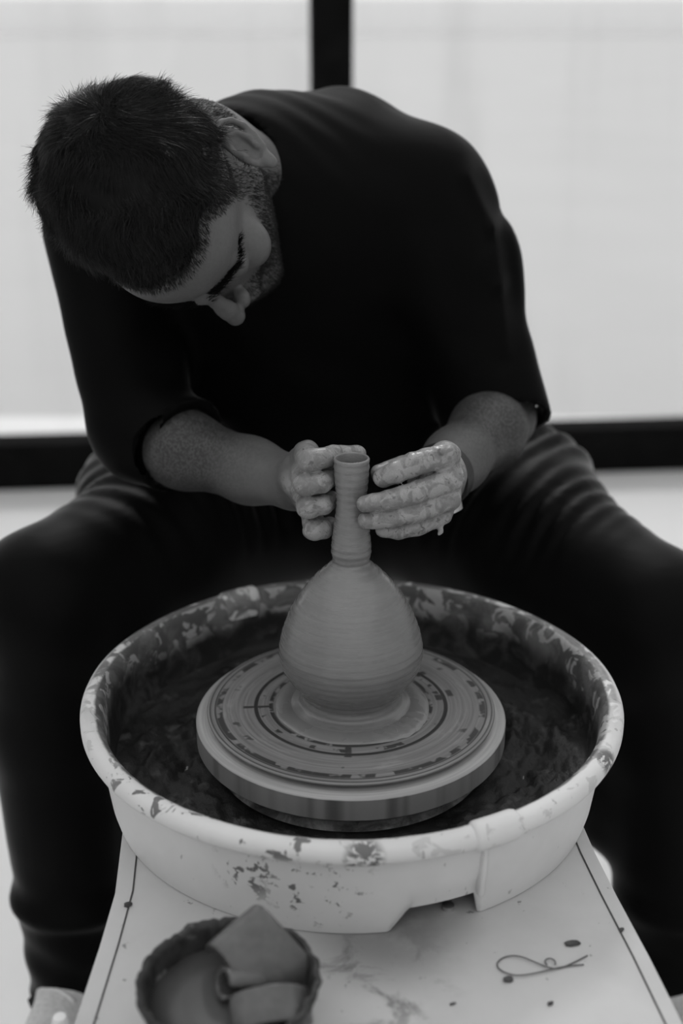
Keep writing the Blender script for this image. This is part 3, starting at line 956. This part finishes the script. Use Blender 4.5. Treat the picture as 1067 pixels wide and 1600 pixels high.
X = axis([(-.48, -.30, .010), (-.30, -.09, .0024), (-.09, -.075, .002), (-.075, .118, .0015), (.118, .25, .003), (.25, .52, .010)])
Y = axis([(-.06, .06, .0016), (.06, .31, .0025), (.31, .48, .004), (.48, .72, .012)])
Z = axis([(.0, .60, .012), (.60, .70, .006), (.70, .728, .003), (.728, .83, .0015), (.83, .90, .003), (.90, 1.11, .0022), (1.11, 1.20, .006)])
Wl = waves(10, 250, 620, 3)
hand_box = (np.array([-.085, -.05, .72]), np.array([.125, .075, .83]))
def lump(P, d):
    m = ((P > hand_box[0]) & (P < hand_box[1])).all(1)
    if m.any():
        d = d.copy(); d[m] += .0011 * wnoise(P[m], Wl)
    return d
V, Q = surface(body, X, Y, Z, lump)
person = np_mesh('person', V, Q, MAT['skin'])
tag(person, 'man in black t-shirt and trousers bent over the wheel shaping the vase neck', 'person')
# clay coating: follows the hands up to the wrists
hs = SDF(); hs.p = body.p[hand_start:hand_end]
sub = ((V > hand_box[0] - .03) & (V < hand_box[1] + .03)).all(1)
cl = np.zeros(len(V), np.float32)
hd = hs.ev(V[sub])
fl = (V[sub][:, 1] + .35 * wnoise(V[sub], waves(6, 60, 140, 5)) * .05)
cl[sub] = np.clip((.004 - hd) / .003, 0, 1) * np.clip((.050 - fl) / .02, 0, 1)
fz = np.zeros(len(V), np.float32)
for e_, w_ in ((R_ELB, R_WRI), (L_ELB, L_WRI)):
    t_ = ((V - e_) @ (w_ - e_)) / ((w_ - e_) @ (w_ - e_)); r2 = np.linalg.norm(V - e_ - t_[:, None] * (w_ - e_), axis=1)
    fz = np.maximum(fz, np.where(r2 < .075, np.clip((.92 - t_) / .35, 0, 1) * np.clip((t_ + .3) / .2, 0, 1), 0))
at = person.data.attributes.new('arm_hair_shade', 'FLOAT', 'POINT'); at.data.foreach_set('value', fz.astype(np.float32))  # forearm mask for hair and painted shade
at = person.data.attributes.new('clay', 'FLOAT', 'POINT'); at.data.foreach_set('value', cl)

# fingernails on the near hand's visible tips
def sdf_normal(P, s=body, e=1e-4, sel=None):
    g = np.stack([s.ev(P + np.eye(3)[i] * e, sel) - s.ev(P - np.eye(3)[i] * e, sel) for i in range(3)], 1)
    return g / np.maximum(np.linalg.norm(g, axis=1), 1e-9)[:, None]

# ------------------------------------------------------------------ shirt
shirt = SDF()
NB = H(0, -.036, -.075)
shirt.chain([C7 + (.03, .03, -.045), T4 + (.01, .02, -.01), (T4 + LUM) / 2 + (0, .03, 0), LUM + (0, .01, -.02), PEL + (0, .0, .03)], [.078, .122, .140, .145, .150], .06)
CH = (R_SHO + L_SHO) / 2
shirt.cap(C7 + (.0, .006, .0), C7 + (.02, .06, .0), .066, .075, .04)
shirt.cap(C7 + (.035, .03, -.015), L_SHO + (-.02, .02, .0), .066, .076, .05)
shirt.cap(C7 + (-.02, .03, -.03), R_SHO + (.03, .02, .0), .062, .066, .05)
shirt.cap(R_SHO + (.02, .0, -.005), CH + (0, .02, -.01), .068, .112, .05)
shirt.cap(L_SHO + (-.015, 0, -.004), CH + (0, .02, -.01), .068, .108, .06)
shirt.cap(CH + (0, 0, -.04), (-.02, .42, .72), .11, .12, .06)
def unit(v): return v / np.linalg.norm(v)
r_fa = unit(R_WRI - R_ELB); l_fa = unit(L_WRI - L_ELB)
r_ax = unit(R_ELB - R_SHO); l_ax = unit(L_ELB - L_SHO)
RS_END = R_ELB + r_fa * .062; LS_END = L_ELB + l_fa * .018 + np.array([.004, 0, -.004])
RS_CUT = unit(r_fa + .35 * r_ax); LS_CUT = unit(l_fa * .45 + l_ax)
shirt.cap(R_SHO, R_ELB + (-.004, .0, .014), .064, .057, .03)
shirt.cap(R_ELB + (-.004, .0, .014), RS_END + r_fa * .03 + (0, 0, .004), .057, .055, .02)
shirt.cap(L_SHO, L_SHO + (L_ELB - L_SHO) * .30 + (-.002, 0, .004), .073, .069, .06)
shirt.cap(L_SHO + (L_ELB - L_SHO) * .30 + (-.002, 0, .004), LS_END + l_ax * .03, .069, .063, .05)
# cloth hanging between arms and lap
shirt.cap((-.16, .40, .80), (.10, .42, .80), .075, .08, .05)
Ws = waves(7, 18, 45, 21); Ws2 = waves(8, 60, 120, 22)
neck_ax = (NB - C7) / np.linalg.norm(NB - C7)
collar_c = C7 + np.array([.004, -.012, .0])
def shirt_extra(P, d):
    d = d + .006 * wnoise(P, Ws) + .0022 * wnoise(P, Ws2)
    # folds that run from the arm pit down the left sleeve and over the back of the neck
    u = (P - L_SHO) @ l_ax; side = (P[:, 0] - L_SHO[0])
    near = np.exp(-(((P - (L_SHO + np.array([.06, -.02, -.03]))) ** 2).sum(1)) / .006)
    d = d - .007 * near * np.cos(side * 95 + P[:, 2] * 22)
    q = P - (C7 + np.array([.05, .03, .0])); nn = np.exp(-(q ** 2).sum(1) / .004)
    d = d - .0045 * nn * np.cos((q @ np.array([.35, .8, .5])) * 170 + q[:, 0] * 40)
    # ridge of cloth down the outside of the left shoulder
    for (xa, za), (xb, zb) in (((.128, 1.020), (.158, .965)), ((.158, .965), (.166, .905)), ((.166, .905), (.172, .84))):
        ab = np.array([xb - xa, zb - za]); t = np.clip(((P[:, 0] - xa) * ab[0] + (P[:, 2] - za) * ab[1]) / (ab @ ab), 0, 1)
        ds = np.hypot(P[:, 0] - xa - t * ab[0], P[:, 2] - za - t * ab[1])
        d = d - .0030 * np.exp(-(ds / .006) ** 2) + .0012 * np.exp(-((ds - .016) / .008) ** 2)
    # open sleeve ends: cut across the arm, hollow inside
    for end, ax, fa, r in ((RS_END, RS_CUT, r_fa, .0455), (LS_END, LS_CUT, unit(l_fa + l_ax), .052)):
        t = (P - end) @ ax; q = P - end - np.array([0, 0, .004])
        mask = (np.linalg.norm(q, axis=1) < .11) & ((P @ np.array([0, 1.0, 0])) < .40)
        d = np.where(mask, np.maximum(d, t), d)
        h = q @ fa; rad = np.linalg.norm(q - h[:, None] * fa, axis=1)
        hole = np.maximum(rad - r, -(t + .03))
        d = np.where(mask, np.maximum(d, -hole), d)
    # neck opening
    t = (P - collar_c) @ neck_ax; rad = np.linalg.norm(P - collar_c - t[:, None] * neck_ax, axis=1)
    hole = np.maximum(rad - .057, -(t + .02))
    d = np.maximum(d, -hole)
    return d
SX = axis([(-.42, .38, .0045)]); SY = axis([(.18, .75, .0045)]); SZ = axis([(.56, 1.20, .0045)])
V, Q = surface(shirt, SX, SY, SZ, shirt_extra)
tshirt = np_mesh('t_shirt', V, Q, MAT['shirt'], person)
tag(tshirt, 'loose black short-sleeved t-shirt')
# ribbed collar
u = np.cross(neck_ax, [0, 0, 1.0]); u /= np.linalg.norm(u); w = np.cross(neck_ax, u)
cpts = [collar_c + neck_ax * .020 + (u * math.cos(t) + w * math.sin(t)) * .0605 for t in np.linspace(0, 2 * PI, 48, endpoint=False)]
col = from_bm('collar', tube_bm(cpts, .0055, 8, closed=True), MAT['shirt'], tshirt)

# ------------------------------------------------------------------ trousers
tr = SDF()
tr.cap(R_HIP + (.01, .03, .0), L_HIP + (-.01, .03, .0), .125, .125, .04)
tr.ell((-.265, .43, .612), (.085, .085, .070), .04)
tr.ell((.235, .45, .615), (.085, .085, .070), .04)
tr.cap(PEL, PEL + (0, .0, .10), .14, .135, .04)
for sg, hip, kne, ank in ((-1, R_HIP, R_KNE, R_ANK), (1, L_HIP, L_KNE, L_ANK)):
    tr.cap(hip + (sg * .02, 0, .012), hip + (kne - hip) * .5 + (0, 0, .008), .112, .098, .04)
    tr.cap(hip + (kne - hip) * .5 + (0, 0, .008), kne, .098, .073, .03)
    tr.cap(hip + (0, -.02, -.03), kne + (-sg * .015, .02, -.035), .105, .085, .03)
    tr.cap(kne + (-sg * .050, .06, -.08), ank + (-sg * (.03 if sg < 0 else .06), .06, .18), .085, .068, .03)
    m1 = kne + (ank - kne) * .35 + np.array([sg * .004, .018, 0])
    tr.cap(kne, m1, .073, .080, .02); tr.cap(m1, ank + (0, 0, .03), .080, .066, .02)
    tr.ell(ank + (.004 * sg, -.005, .095), (.073, .070, .026), .018)
    tr.cap(ank + (0, 0, .05), ank + (0, 0, -.06), .066, .066, .010)
Wt = waves(8, 14, 40, 31); Wt2 = waves(8, 50, 110, 32)
def trouser_extra(P, d):
    d = d + .005 * wnoise(P, Wt) + .002 * wnoise(P, Wt2)
    for sg, hip, kne in ((-1, R_HIP, R_KNE), (1, L_HIP, L_KNE)):
        ax = (kne - hip) / np.linalg.norm(kne - hip)
        t = (P - hip) @ ax
        top = np.clip((P[:, 2] - .56) / .08, 0, 1)
        w = np.exp(-((t - .10) / .085) ** 2) * top * (np.abs(P[:, 0] - hip[0]) < .35) * (P[:, 0] * sg > .03)
        d = d - .0075 * w * np.cos(t * 185 + P[:, 0] * 30 + 2.0 * np.sin(P[:, 0] * 25))
        w2 = np.exp(-((t - .27) / .05) ** 2) * top * (P[:, 0] * sg > .03)
        d = d - .0028 * w2 * np.cos(t * 230 + P[:, 0] * 60)
    # ankles: stacked folds and a cut hem
    low = np.clip((.26 - P[:, 2]) / .15, 0, 1)
    d = d - .0022 * low * np.cos(P[:, 2] * 95 + P[:, 0] * 50 + 30 * P[:, 1])
    d = np.maximum(d, .038 - P[:, 2])
    for ank in (R_ANK, L_ANK):
        rad = np.hypot(P[:, 0] - ank[0], P[:, 1] - ank[1])
        d = np.maximum(d, -np.maximum(rad - .052, P[:, 2] - .085))
    return d
TX = axis([(-.52, .56, .006)]); TY = axis([(.06, .76, .006)]); TZ = axis([(.04, .86, .006)])
V, Q = surface(tr, TX, TY, TZ, trouser_extra)
tag(np_mesh('trousers', V, Q, MAT['trousers'], person), 'black creased trousers')

# ------------------------------------------------------------------ hair, brows, beard
hair = SDF()
def hh(c, r, k=.012): hair.ell(H(*c), np.array(r) * HS, k, False, HM)
hh((0, -.010, .050), (.080, .096, .083), .02)
hh((0, .030, .082), (.062, .060, .046), .02)
hh((-.020, -.024, .072), (.072, .080, .060), .02)
Wh = waves(9, 70, 190, 41); Wh2 = waves(9, 260, 520, 42)
def hairline(L):
    """> 0 where hair grows; L in head coordinates"""
    x, y, z = L[:, 0], L[:, 1], L[:, 2]
    ax = np.abs(x)
    front = (z - .078) + np.clip(ax - .035, 0, 1) * .55 - np.clip(.05 - y, 0, 1) * -.0
    # height of the hairline: high over the brow, down in front of the ear, then round behind it to the nape
    zl = np.where(y > .045, .074 - .10 * np.clip(ax - .045, 0, 1),
         np.where(y > .012, .074 - (.045 - y) / .033 * .070 - .10 * np.clip(ax - .045, 0, 1) * 0,
         np.where(y > -.024, .034, -.055)))
    return z - zl
def hair_extra(P, d):
    L = head_local(P)
    g = hairline(L)
    d = d + .0045 * wnoise(P, Wh) + .0018 * wnoise(P, Wh2)
    # shaved close near the edge, full on top
    thin = np.clip(1 - (g) / .055, 0, 1)
    d = d + .013 * thin + .002
    return np.maximum(d, (.010 - g) * .8)
lo = HO - .17; hi = HO + .17
V, Q = surface(hair, axis([(lo[0], hi[0], .0030)]), axis([(lo[1], hi[1], .0030)]), axis([(lo[2], hi[2], .0030)]), hair_extra)
hair_o = np_mesh('hair', V, Q, MAT['hair'], person)
tag(hair_o, 'short thick black hair')

def strands(name, roots, dirs, length, radius, mat, bend, parent, seed=1, seg=3):
    """tapered three-sided strands as one mesh"""
    r = np.random.RandomState(seed); n = len(roots)
    Ln = length * r.uniform(.6, 1.25, n)
    ref = r.randn(n, 3); u = np.cross(dirs, ref); u /= np.linalg.norm(u, axis=1)[:, None] + 1e-9; w = np.cross(dirs, u)
    VV = []; 
    for s in range(seg + 1):
        t = s / seg
        c = roots + dirs * (Ln * t)[:, None] + bend * (Ln * t * t)[:, None]
        rr = radius * (1 - .8 * t)
        for k in range(3):
            a = 2 * PI * k / 3
            VV.append(c + (u * math.cos(a) + w * math.sin(a)) * rr)
    VV = np.stack(VV, 1).reshape(-1, 3)
    per = 3 * (seg + 1); F = []
    for s in range(seg):
        for k in range(3):
            F.append([s * 3 + k, s * 3 + (k + 1) % 3, (s + 1) * 3 + (k + 1) % 3, (s + 1) * 3 + k])
    F = (np.array(F)[None] + (np.arange(n) * per)[:, None, None]).reshape(-1, 4)
    return np_mesh(name, VV, F, mat, parent)

def area_samples(V, Q, n, seed):
    r = np.random.RandomState(seed)
    a = V[Q]; c = np.cross(a[:, 2] - a[:, 0], a[:, 3] - a[:, 1]); A = np.linalg.norm(c, axis=1)
    i = r.choice(len(Q), n, p=A / A.sum()); uv = r.rand(n, 2)
    p = (a[i, 0] * (1 - uv[:, :1]) + a[i, 1] * uv[:, :1]) * (1 - uv[:, 1:]) + (a[i, 3] * (1 - uv[:, :1]) + a[i, 2] * uv[:, :1]) * uv[:, 1:]
    return p, c[i] / (A[i][:, None] + 1e-12)
P, N = area_samples(V, Q, 42000, 5)
L = head_local(P); g = hairline(L)
inward = ((P - H(0, -.012, .05)) * N).sum(1) > 0
P, N, L, g = P[inward], N[inward], L[inward], g[inward]
# growth: away from the whorl at the back of the crown, forward on top
whorl = np.array([.01, -.07, .11])
gl = (L - whorl); gl /= np.linalg.norm(gl, axis=1)[:, None]
gw = gl @ HM.T
r_ = np.random.RandomState(9)
tuft = np.stack([np.sin(P @ waves(1, 120, 160, s)[0][0] + s) for s in (51, 52, 53)], 1)
D = gw + .55 * tuft + .22 * r_.randn(len(P), 3)
D += N * (np.clip((D * N).sum(1) + .12, .02, .38) - (D * N).sum(1))[:, None]
D /= np.linalg.norm(D, axis=1)[:, None]
full = np.clip(g / .05, .12, 1)
order = np.argsort(full)
for lo_, hi_, ln in ((0, .35, .006), (.35, .8, .012), (.8, 1.01, .017)):
    s = (full >= lo_) & (full < hi_)
    if s.any():
        strands('hair_strands', P[s] - N[s] * .001, D[s], ln, .00026, MAT['hair_strand'], -.30 * N[s] + .3 * gw[s], hair_o, 3)['kind'] = 'stuff'

# skin samples over the head for beard and brows
Vb = np.empty(len(person.data.vertices) * 3, np.float32); person.data.vertices.foreach_get('co', Vb); Vb = Vb.reshape(-1, 3).astype(float)
hm = np.linalg.norm(Vb - HO, axis=1) < .17
Qb = np.empty(len(person.data.polygons) * 4, np.int32); person.data.loops.foreach_get('vertex_index', Qb); Qb = Qb.reshape(-1, 4)
Qh = Qb[hm[Qb].all(1)]
P, N = area_samples(Vb, Qh, 90000, 6); L = head_local(P)
x, y, z = L[:, 0], L[:, 1], L[:, 2]; ax = np.abs(x)
x0, y0, z0 = x, y, z
y = y + .0045 * r_.randn(len(y)); z = z + .0045 * r_.randn(len(z))
jaw = (z < -.030 - .25 * np.clip(y - .02, 0, 1)) & (z > -.125) & (y > -.002) & ~((ax < .02) & (z > -.075) & (z < -.052) & (y > .09))
side = (y > -.006) & (y < .020) & (z < .030) & (z > -.04) & (ax > .055) & (ax < .082)
must = (z < -.042) & (z > -.056) & (ax < .03) & (y > .08)
s = jaw | side | must
s &= ~((z > -.045) & (y > .085) & (ax < .02))
down = -.7 * HU + .2 * HF
# close-cut fade along the hairline, rooted in the scalp
gs = hairline(L) + .004 * r_.randn(len(P))
fade = np.where(L[:, 1] > .045, (hairline(L) + .0015 * r_.randn(len(P))) > .007, gs > -.003) & (gs < .034)
Lw = (L - whorl); Lw /= np.linalg.norm(Lw, axis=1)[:, None]
Df = Lw @ HM.T + .5 * N + .25 * r_.randn(len(P), 3); Df /= np.linalg.norm(Df, axis=1)[:, None]
for lo_, hi_, ln in ((-.01, .006, .0035), (.006, .018, .0065), (.018, .04, .011)):
    q = np.nonzero(fade & (gs >= lo_) & (gs < hi_))[0]
    strands('fade_strands', P[q], Df[q], ln, .00022, MAT['hair_strand'], -.35 * N[q], hair_o, 8, 2)['kind'] = 'stuff'
D = N * .55 + down[None] + .25 * r_.randn(len(P), 3); D /= np.linalg.norm(D, axis=1)[:, None]
strands('beard', P[s], D[s], .0055, .00026, MAT['stubble'], -.2 * N[s], person, 4, 2)['label'] = 'short dark beard stubble'
x, y, z = x0, y0, z0
arc = .030 + .006 * np.cos((ax - .028) * 60)
z = z + .0012 * r_.randn(len(z)); ax = ax + .003 * r_.randn(len(z))
bl = (np.abs(z - arc) < .0048 * np.clip(1.25 - (ax - .01) / .05, .35, 1)) & (ax > .009) & (ax < .056) & (y > .055)
for sg in (1, -1):
    b = bl & (x * sg > 0)
    idx = np.nonzero(b)[0]
    idx = np.tile(idx, 3)
    Dd = N[idx] * .45 + sg * HL[None] * .8 - .25 * HF[None] + .22 * r_.randn(len(idx), 3); Dd /= np.linalg.norm(Dd, axis=1)[:, None]
    strands('eyebrow', P[idx] + .001 * r_.randn(len(idx), 3), Dd, .0090, .00034, MAT['hair'], -.3 * N[idx], person, 6, 2)['label'] = 'thick dark eyebrow'

# ------------------------------------------------------------------ watch
wax = (L_ELB - L_WRI) / np.linalg.norm(L_ELB - L_WRI)
wc = L_WRI + wax * .012
u = np.cross(wax, [0, 0, 1.0]); u /= np.linalg.norm(u); w = np.cross(wax, u)
bm = bmesh.new(); rings = []
for i in range(40):
    t = 2 * PI * i / 40; dr = u * math.cos(t) + w * math.sin(t)
    rings.append([bm.verts.new(Vector(wc + wax * a + dr * r)) for a, r in ((-.009, .0300), (-.009, .0325), (.009, .0335), (.009, .0310))])
for i in range(40):
    A = rings[i]; B = rings[(i + 1) % 40]
    for k in range(4): bm.faces.new((A[k], A[(k + 1) % 4], B[(k + 1) % 4], B[k]))
bmesh.ops.recalc_face_normals(bm, faces=list(bm.faces))
watch = from_bm('wristwatch', bm, MAT['watch'], person, True, 40)
cd = u if u[0] > 0 else -u
cd = cd * .45 + np.array([0, .35, -.8]); cd = cd - wax * (cd @ wax); cd /= np.linalg.norm(cd)
cc = wc + cd * .0345
bm = bmesh.new()
bmesh.ops.create_cone(bm, cap_ends=True, segments=28, radius1=.0125, radius2=.0115, depth=.007)
M4 = Vector(cd).to_track_quat('Z', 'Y').to_matrix().to_4x4(); M4.translation = Vector(cc)
bmesh.ops.transform(bm, matrix=M4, verts=list(bm.verts))
from_bm('watch_case', bm, MAT['metal'], watch, True, 40)

# ------------------------------------------------------------------ shoes
def shoe(ank, toe_dir):
    t = np.array([toe_dir[0], toe_dir[1], 0.0]); t /= np.linalg.norm(t); sd = np.array([-t[1], t[0], 0])
    base = np.array([ank[0], ank[1], 0.0])
    F = np.stack([t, sd, np.array([0, 0, 1.0])], 1)
    def W(x, y, z): return base + F @ np.array([x, y, z])
    up = SDF()
    up.cap(W(-.045, 0, .050), W(.03, 0, .055), .036, .037, .02)
    up.cap(W(.03, 0, .052), W(.150, .004, .036), .038, .032, .02)
    up.ell(W(.150, .004, .032), (.055, .044, .024), .02, False, F)
    up.cap(W(-.025, 0, .07), W(-.02, 0, .115), .038, .040, .02)
    def cut(P, d):
        d = np.maximum(d, .022 - P[:, 2]); d = np.maximum(d, P[:, 2] - .125)
        rad = np.linalg.norm((P - W(-.02, 0, 0))[:, :2], axis=1)
        return np.maximum(d, -np.maximum(rad - .035, .085 - P[:, 2]))
    c = W(.05, 0, .06)
    V, Q = surface(up, axis([(c[0] - .17, c[0] + .17, .005)]), axis([(c[1] - .17, c[1] + .17, .005)]), axis([(.0, .14, .005)]), cut)
    o = np_mesh('shoe', V, Q, MAT['shoe'], person)
    o['label'] = 'white lace-up shoe with black side stripes'
    out = []
    for i in range(40):
        a = 2 * PI * i / 40; cx = .058 + .142 * math.cos(a); wdt = .046 if math.cos(a) > 0 else .040
        p = W(cx, wdt * math.sin(a) * (1 - .12 * math.cos(a)), 0); out.append((p[0], p[1]))
    from_bm('sole', poly_prism_bm(out, 0.0005, .026, .004), MAT['sole'], o, True, 40)
    for k, xx in enumerate((.010, .055)):
        for sg in (-1, 1):
            pts = [W(xx + .004 * q, sg * (.0385 - .0006 * q), .030 + .010 * q) for q in range(4)]
            from_bm('side_stripe', tube_bm(pts, .0055, 6), MAT['shoe_dark'], o)
    for k in range(4):
        xx = .050 + .018 * k; h = .090 - .0055 * k
        pts = [W(xx + .006 * s_, .024 * s_, h - .008 * s_ * s_ - .002) for s_ in np.linspace(-1, 1, 7)]
        from_bm('lace', tube_bm(pts, .0032, 6), MAT['sole'], o)
shoe(R_ANK, (-.22, -1)); shoe(L_ANK, (.25, -1))

# ------------------------------------------------------------------ stool under him
st = tag(empty('stool', (0, .64, 0)), 'low round wooden stool carrying the seated man', 'stool')
SZT = .466
from_bm('seat', lathe_bm([(0, SZT), (.145, SZT), (.155, SZT - .006), (.155, SZT - .030), (.145, SZT - .036), (0, SZT - .036)], 48, cx=0, cy=.64), MAT['wood'], st, True, 40)
for k in range(4):
    a = PI / 4 + k * PI / 2
    from_bm('leg', tube_bm([(.11 * math.cos(a), .64 + .11 * math.sin(a), SZT - .034), (.16 * math.cos(a), .64 + .16 * math.sin(a), .001)], .016, 12), MAT['wood'], st, True, 40)
rp = [(.135 * math.cos(t), .64 + .135 * math.sin(t), .20) for t in np.linspace(0, 2 * PI, 40, endpoint=False)]
from_bm('foot_ring', tube_bm(rp, .008, 8, closed=True), MAT['black_metal'], st)
